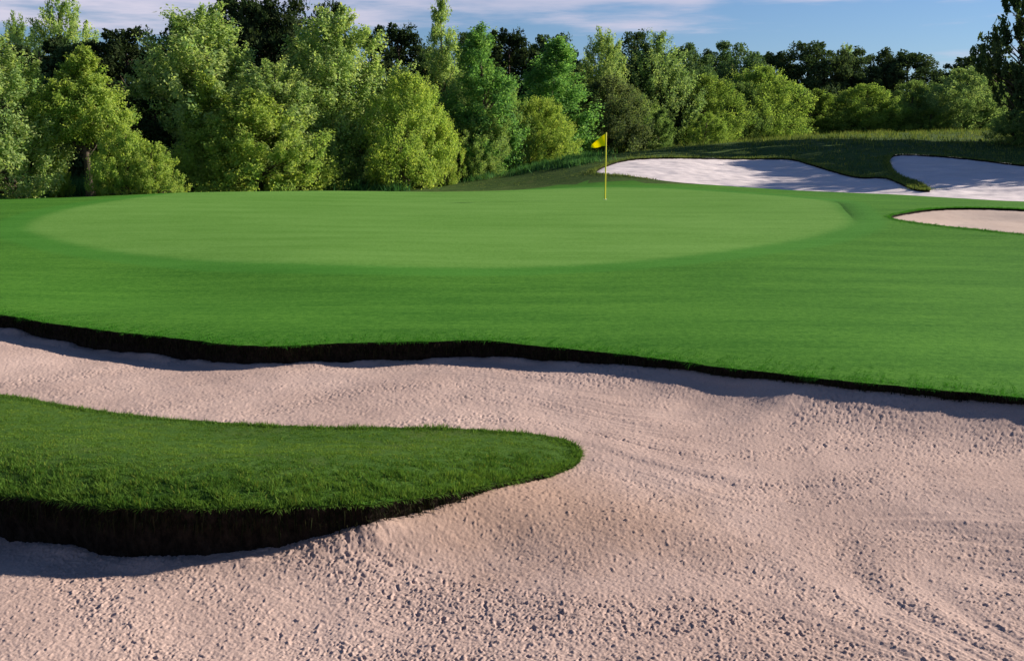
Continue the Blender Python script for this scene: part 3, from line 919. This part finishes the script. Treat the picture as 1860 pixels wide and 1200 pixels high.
PALE = (0.310, 0.410, 0.150); YEL = (0.300, 0.400, 0.090); MID = (0.235, 0.335, 0.105); BRT = (0.175, 0.340, 0.100)
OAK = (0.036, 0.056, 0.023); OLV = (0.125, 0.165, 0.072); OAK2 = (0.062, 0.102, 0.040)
NAMES = {'conical': 'conical_tree', 'loose': 'leafy_tree', 'round': 'rounded_tree', 'oak': 'oak_tree', 'sparse': 'sparse_tree', 'shrub': 'shrub', 'broad': 'broad_tree', 'bare': 'conical_tree'}
GRP = {'broad': 'pale spring trees along the tree line', 'bare': 'pale spring trees along the tree line', 'conical': 'pale spring trees along the tree line', 'loose': 'pale spring trees along the tree line', 'round': 'pale spring trees along the tree line',
       'oak': 'dark oaks standing behind the pale trees', 'sparse': 'dark trees at the edge of the hill', 'shrub': 'low shrubs at the foot of the trees'}
cnt = {}
def tree(kind, u, vtop, Y, wpx, colr, label, base=None, trunk=True):
    x = (u - 930) / F * Y / (CP + 0) * 1.0
    # exact sight line at the tree's own distance
    x, _, ztop = at_y(u, vtop, Y)
    z0 = Gs(x, Y) if base is None else base
    i = cnt.get(kind, 0); cnt[kind] = i + 1
    cm_, tm_, ext, top = PROTO[kind][i % len(PROTO[kind])]
    r = np.random.default_rng(1000 + i * 7 + ord(kind[0]))
    if kind not in ('oak', 'sparse') and 1150 < u < 1830:
        wpx *= 1.2
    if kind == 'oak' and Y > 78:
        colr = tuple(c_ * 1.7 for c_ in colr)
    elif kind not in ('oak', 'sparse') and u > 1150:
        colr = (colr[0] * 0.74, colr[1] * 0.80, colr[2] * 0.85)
    half = wpx / 2 / F * Y
    e = bpy.data.objects.new(NAMES[kind], None)
    e.empty_display_size = 0.5
    link(e)
    e.location = (x, Y, z0 - 0.03)
    sxy = half / ext
    e.scale = (sxy, sxy, (ztop - z0) / top)
    e.rotation_euler = (0, 0, r.random() * 2 * PI)
    tag(e, label, 'shrub' if kind == 'shrub' else 'tree', GRP[kind])
    c = obj('crown', cm_, e)
    jit = r.uniform(0.9, 1.1)
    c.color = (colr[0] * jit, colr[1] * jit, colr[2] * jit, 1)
    obj('trunk', tm_, e)
    return e

TREES = [
 # front row, left to right
 ('loose', 0, 72, 39, 200, PALE, 'pale green leafy tree cut by the left edge of the photo'),
 ('bare', 140, 88, 40, 135, YEL, 'narrow cone of yellow green foliage on a bare dark lower trunk'),
 ('shrub', 103, 290, 40.5, 42, YEL, 'low yellow bush left of the bare dark trunk'),
 ('shrub', 183, 275, 40.6, 50, YEL, 'low yellow bush right of the bare dark trunk'),
 ('shrub', 222, 226, 38.5, 120, YEL, 'small yellow green tree beside the narrow cone tree'),
 ('shrub', 275, 258, 38.5, 110, YEL, 'low yellow green bushy tree at the left end of the dark gap'),
 ('loose', 385, 10, 47, 260, PALE, 'tall pale tree with two peaks beside the dark gap on the left'),
 ('conical', 388, 136, 44.5, 105, YEL, 'slim yellow tree standing before the tall two peaked pale tree'),
 ('loose', 470, 112, 45.5, 190, PALE, 'pale feathery tree just behind the broad yellow green tree'),
 ('broad', 455, 168, 43.5, 270, YEL, 'broad yellow green tree spreading to the grass left of centre'),
 ('loose', 612, 16, 49, 190, PALE, 'tall round headed pale tree left of the golden dome tree'),
 ('loose', 570, 150, 47, 130, MID, 'mid green tree in front of the tall round headed pale tree'),
 ('round', 735, 136, 47, 160, YEL, 'golden green dome shaped tree standing alone before dark oaks'),
 ('shrub', 650, 240, 48, 110, MID, 'shaded green bush at the left foot of the golden dome tree'),
 ('conical', 804, 4, 56, 90, PALE, 'thin pale tree whose top stands highest at the middle of the skyline'),
 ('shrub', 806, 208, 48.5, 60, YEL, 'small golden sapling on the right of the golden dome tree'),
 ('conical', 882, 52, 52, 135, BRT, 'vivid emerald tree with a knobbly top left of the flag'),
 ('round', 868, 200, 51, 120, MID, 'dusky green tree below the knobbly emerald tree'),
 ('shrub', 930, 160, 53, 90, MID, 'olive sapling between the two emerald trees'),
 ('conical', 992, 74, 57, 120, BRT, 'emerald cone shaped tree nearest the left of the flag'),
 ('round', 985, 178, 54, 130, YEL, 'yellow green thicket tree below the emerald cone'),
 ('loose', 1074, 58, 62, 110, PALE, 'pale topped tree directly above the flag'),
 ('round', 1100, 140, 60, 150, OLV, 'grey olive tree directly behind the flag'),
 ('oak', 1148, 58, 66, 100, OAK2, 'deep green full tree right of the pale topped tree above the flag'),
 ('loose', 1212, 62, 66, 110, PALE, 'pale tree with a pointed top right of the flag'),
 ('conical', 1192, 200, 60, 60, MID, 'small grey green cone at the left end of the hill crest'),
 ('round', 1275, 138, 68, 130, YEL, 'wide yellow green tree right of the pointed pale tree'),
 ('shrub', 1283, 205, 63, 65, YEL, 'round yellow green bush on the hill crest beside a dark hollow'),
 ('round', 1400, 122, 76, 140, YEL, 'brightest yellow green tree behind the white bunker'),
 ('round', 1350, 150, 74, 90, MID, 'green tree tucked against the left of the brightest yellow tree'),
 ('conical', 1490, 162, 78, 70, YEL, 'narrow yellow green tree right of the brightest yellow tree'),
 ('round', 1578, 154, 80, 105, YEL, 'bell shaped yellow green tree above the dark hillside'),
 ('loose', 1525, 175, 82, 60, OLV, 'thin olive tree left of the bell shaped yellow tree'),
 ('round', 1655, 148, 82, 95, MID, 'mid green round tree between the bell shaped tree and pale mound'),
 ('round', 1748, 124, 80, 140, PALE, 'wide pale mound shaped tree near the right end of the tree line'),
 ('shrub', 1848, 200, 55, 100, MID, 'green bush at the right edge below the dark leaning tree'),
 ('shrub', 1690, 195, 79, 60, YEL, 'little yellow bush left of the wide pale mound tree'),
 # second row, filling between the front trees
 ('loose', 325, 110, 49, 130, MID, 'mid green tree at the right side of the dark gap on the left'),
 ('conical', 545, 75, 51, 110, MID, 'soft green tree between the two tall pale trees left of centre'),
 ('loose', 668, 118, 52, 110, MID, 'soft green tree between the tall round headed tree and the golden dome'),
 ('round', 770, 175, 53, 110, OLV, 'dusky tree close behind the right side of the golden dome'),
 ('conical', 838, 130, 54, 100, PALE, 'pale green tree on the left of the knobbly emerald tree'),
 ('loose', 1045, 135, 60, 100, MID, 'mid green tree between the emerald cone and the grey olive tree'),
 ('round', 1150, 165, 62, 110, MID, 'soft green tree at the right of the grey olive tree'),
 ('round', 1225, 165, 70, 100, MID, 'mid green tree under the pointed pale tree right of the flag'),
 ('round', 1325, 160, 78, 90, YEL, 'yellow green tree between the wide and the brightest yellow green trees'),
 ('conical', 1445, 160, 80, 80, MID, 'mid green tree between the brightest and the narrow yellow trees'),
 ('round', 1625, 172, 84, 80, YEL, 'low yellow green tree right of the bell shaped tree'),
 ('round', 1700, 155, 85, 90, MID, 'soft green tree left of the wide pale mound tree'),
 ('loose', 1800, 165, 82, 90, MID, 'soft green tree right of the wide pale mound tree'),
 # pale trees seen over the oaks
 ('loose', 98, -6, 56, 130, PALE, 'pale crown rising over dark oaks near the left edge'),
 ('loose', 8, 30, 58, 90, MID, 'green crown behind the pale tree at the left edge'),
 ('loose', 900, 60, 64, 70, MID, 'grey green crown peeping over the emerald trees'),
 ('loose', 1540, 84, 100, 60, PALE, 'thin pale crown standing among the far dark oaks'),
 # dark oaks behind
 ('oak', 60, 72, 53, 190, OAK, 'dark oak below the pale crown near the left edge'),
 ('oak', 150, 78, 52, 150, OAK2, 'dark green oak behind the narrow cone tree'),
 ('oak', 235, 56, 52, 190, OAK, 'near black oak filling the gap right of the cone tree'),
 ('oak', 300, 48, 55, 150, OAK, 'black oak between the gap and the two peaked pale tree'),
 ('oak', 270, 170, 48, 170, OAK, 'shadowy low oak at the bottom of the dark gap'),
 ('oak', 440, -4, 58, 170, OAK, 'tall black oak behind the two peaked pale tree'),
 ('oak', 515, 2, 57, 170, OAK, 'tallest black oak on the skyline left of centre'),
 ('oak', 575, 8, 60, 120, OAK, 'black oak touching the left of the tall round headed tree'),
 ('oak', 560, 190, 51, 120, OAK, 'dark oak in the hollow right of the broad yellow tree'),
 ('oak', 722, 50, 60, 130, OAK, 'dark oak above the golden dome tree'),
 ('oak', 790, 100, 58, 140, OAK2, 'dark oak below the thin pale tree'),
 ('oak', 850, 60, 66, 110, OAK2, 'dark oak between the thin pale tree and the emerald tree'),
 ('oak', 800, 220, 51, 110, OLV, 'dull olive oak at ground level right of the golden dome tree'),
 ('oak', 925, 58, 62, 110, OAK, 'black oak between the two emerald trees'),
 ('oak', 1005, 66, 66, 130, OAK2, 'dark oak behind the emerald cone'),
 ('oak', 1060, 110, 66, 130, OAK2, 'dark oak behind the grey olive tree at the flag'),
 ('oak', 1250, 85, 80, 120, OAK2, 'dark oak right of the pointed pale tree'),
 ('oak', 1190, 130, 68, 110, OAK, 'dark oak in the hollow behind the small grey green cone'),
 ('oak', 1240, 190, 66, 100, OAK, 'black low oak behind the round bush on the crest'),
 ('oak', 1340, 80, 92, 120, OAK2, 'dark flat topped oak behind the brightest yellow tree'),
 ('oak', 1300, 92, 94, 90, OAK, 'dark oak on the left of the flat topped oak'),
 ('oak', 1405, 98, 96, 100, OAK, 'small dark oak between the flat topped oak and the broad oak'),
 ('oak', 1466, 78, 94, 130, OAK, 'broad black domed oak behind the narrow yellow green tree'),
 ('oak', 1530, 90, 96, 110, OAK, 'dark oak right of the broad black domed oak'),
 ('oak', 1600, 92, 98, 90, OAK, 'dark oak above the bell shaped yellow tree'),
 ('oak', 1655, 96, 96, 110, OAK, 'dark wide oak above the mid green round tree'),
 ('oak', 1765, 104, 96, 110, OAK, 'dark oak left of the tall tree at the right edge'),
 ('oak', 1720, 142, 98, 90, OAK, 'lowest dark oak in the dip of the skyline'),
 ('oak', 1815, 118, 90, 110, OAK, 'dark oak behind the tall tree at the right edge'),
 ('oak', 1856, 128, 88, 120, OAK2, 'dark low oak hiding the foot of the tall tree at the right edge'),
 ('sparse', 1896, -90, 57, 160, (0.075, 0.115, 0.045), 'tall dark tree with open branches cut by the right edge of the photo'),
]
for t_ in TREES:
    tree(*t_)
# trees standing out of the frame on the right; their shadows fall over the hill
for k, (x, y, h, wd) in enumerate(((33, 51.5, 8.4, 3.4), (31, 47.5, 8.0, 3.0), (35, 55.5, 8.8, 4.0), (29, 44.3, 6.2, 2.6))):
    u = 930 + x / y * F * 0.985
    e = tree('sparse' if k == 3 else 'oak', u, 0, y, wd * 2 / y * F, OAK, 'dark oak beyond the right edge shading the hill')
    e.location.x = x
    e.scale = (wd / 3, wd / 3, h / 7)
    e['group'] = 'dark oaks beyond the right edge'

# ------------------------------------------------------------------ flagstick
fx, fy, _ = at_y(1099, 362, 33)
fz = Gs(fx, fy)
flag = bpy.data.objects.new('flagstick', None)
link(flag)
flag.location = (fx, fy, fz)
tag(flag, 'yellow flagstick with small yellow flag standing in the putting green', 'flagstick')
def flat_mat(name, c, rough=0.5, trans=None):
    m, t, b = principled(name, rough, 0.3)
    co = t.n('ShaderNodeTexCoord').outputs['Object']
    set_in(t, b, 'Base Color', t.mix(t.noise(co, 12, 3), tuple(v * 0.85 for v in c), c))
    return m
M_POLE = flat_mat('yellow_pole', (0.85, 0.74, 0.05), 0.35)
M_CLOTH = leaf_mat('yellow_cloth', 0.5, False, (0.92, 0.84, 0.01), 1.0, 1.0)
M_CUP = flat_mat('white_cup', (0.75, 0.75, 0.72), 0.4)
FH = 117 / F * 33 * 1.01
v, f = tube([(0, 0, -0.1), (0, 0, FH * 0.5), (0, 0, FH - 0.01), (0, 0, FH), (0, 0, FH + 0.004)], [0.024, 0.022, 0.020, 0.016, 0.001], 12)
obj('pole', mesh_np('pole', v, f, M_POLE, smooth=True), flag)
v, f = tube([(0, 0, -0.09), (0, 0, -0.002), (0, 0, 0.004), (0, 0, 0.003), (0, 0, -0.08)], [0.058, 0.058, 0.056, 0.050, 0.050], 20)
obj('cup', mesh_np('cup', v, f, M_CUP, smooth=True), flag)
nu, nv_ = 24, 14
FV = []
for side in (0.004, -0.004):
    for i in range(nu + 1):
        for j in range(nv_ + 1):
            s, q = i / nu, j / nv_
            # a pennant-like cloth blown to the left, drooping at the fly
            top_ = FH - 0.03 - 0.37 * s ** 1.15
            bot_ = FH - 0.44 - 0.05 * s + 0.02 * math.sin(s * 7)
            z = top_ * (1 - q) + bot_ * q
            x = -0.015 - 0.46 * s + 0.03 * q * math.sin(s * 5)
            y = side + 0.028 * math.sin(s * 8 + q * 1.8) * (0.2 + s) - 0.05 * s
            FV.append((x, y, z))
FFc = []
def vid(sd_, i, j): return sd_ * (nu + 1) * (nv_ + 1) + i * (nv_ + 1) + j
for i in range(nu):
    for j in range(nv_):
        FFc.append((vid(0, i, j), vid(0, i + 1, j), vid(0, i + 1, j + 1), vid(0, i, j + 1)))
        FFc.append((vid(1, i, j), vid(1, i, j + 1), vid(1, i + 1, j + 1), vid(1, i + 1, j)))
for i in range(nu):
    FFc.append((vid(0, i, 0), vid(1, i, 0), vid(1, i + 1, 0), vid(0, i + 1, 0)))
    FFc.append((vid(0, i, nv_), vid(0, i + 1, nv_), vid(1, i + 1, nv_), vid(1, i, nv_)))
for j in range(nv_):
    FFc.append((vid(0, 0, j), vid(0, 0, j + 1), vid(1, 0, j + 1), vid(1, 0, j)))
    FFc.append((vid(0, nu, j), vid(1, nu, j), vid(1, nu, j + 1), vid(0, nu, j + 1)))
obj('flag_cloth', mesh_np('flag_cloth', np.array(FV), np.array(FFc), M_CLOTH, smooth=True, attrs={'tint': np.full(len(FFc), 0.6)}), flag)
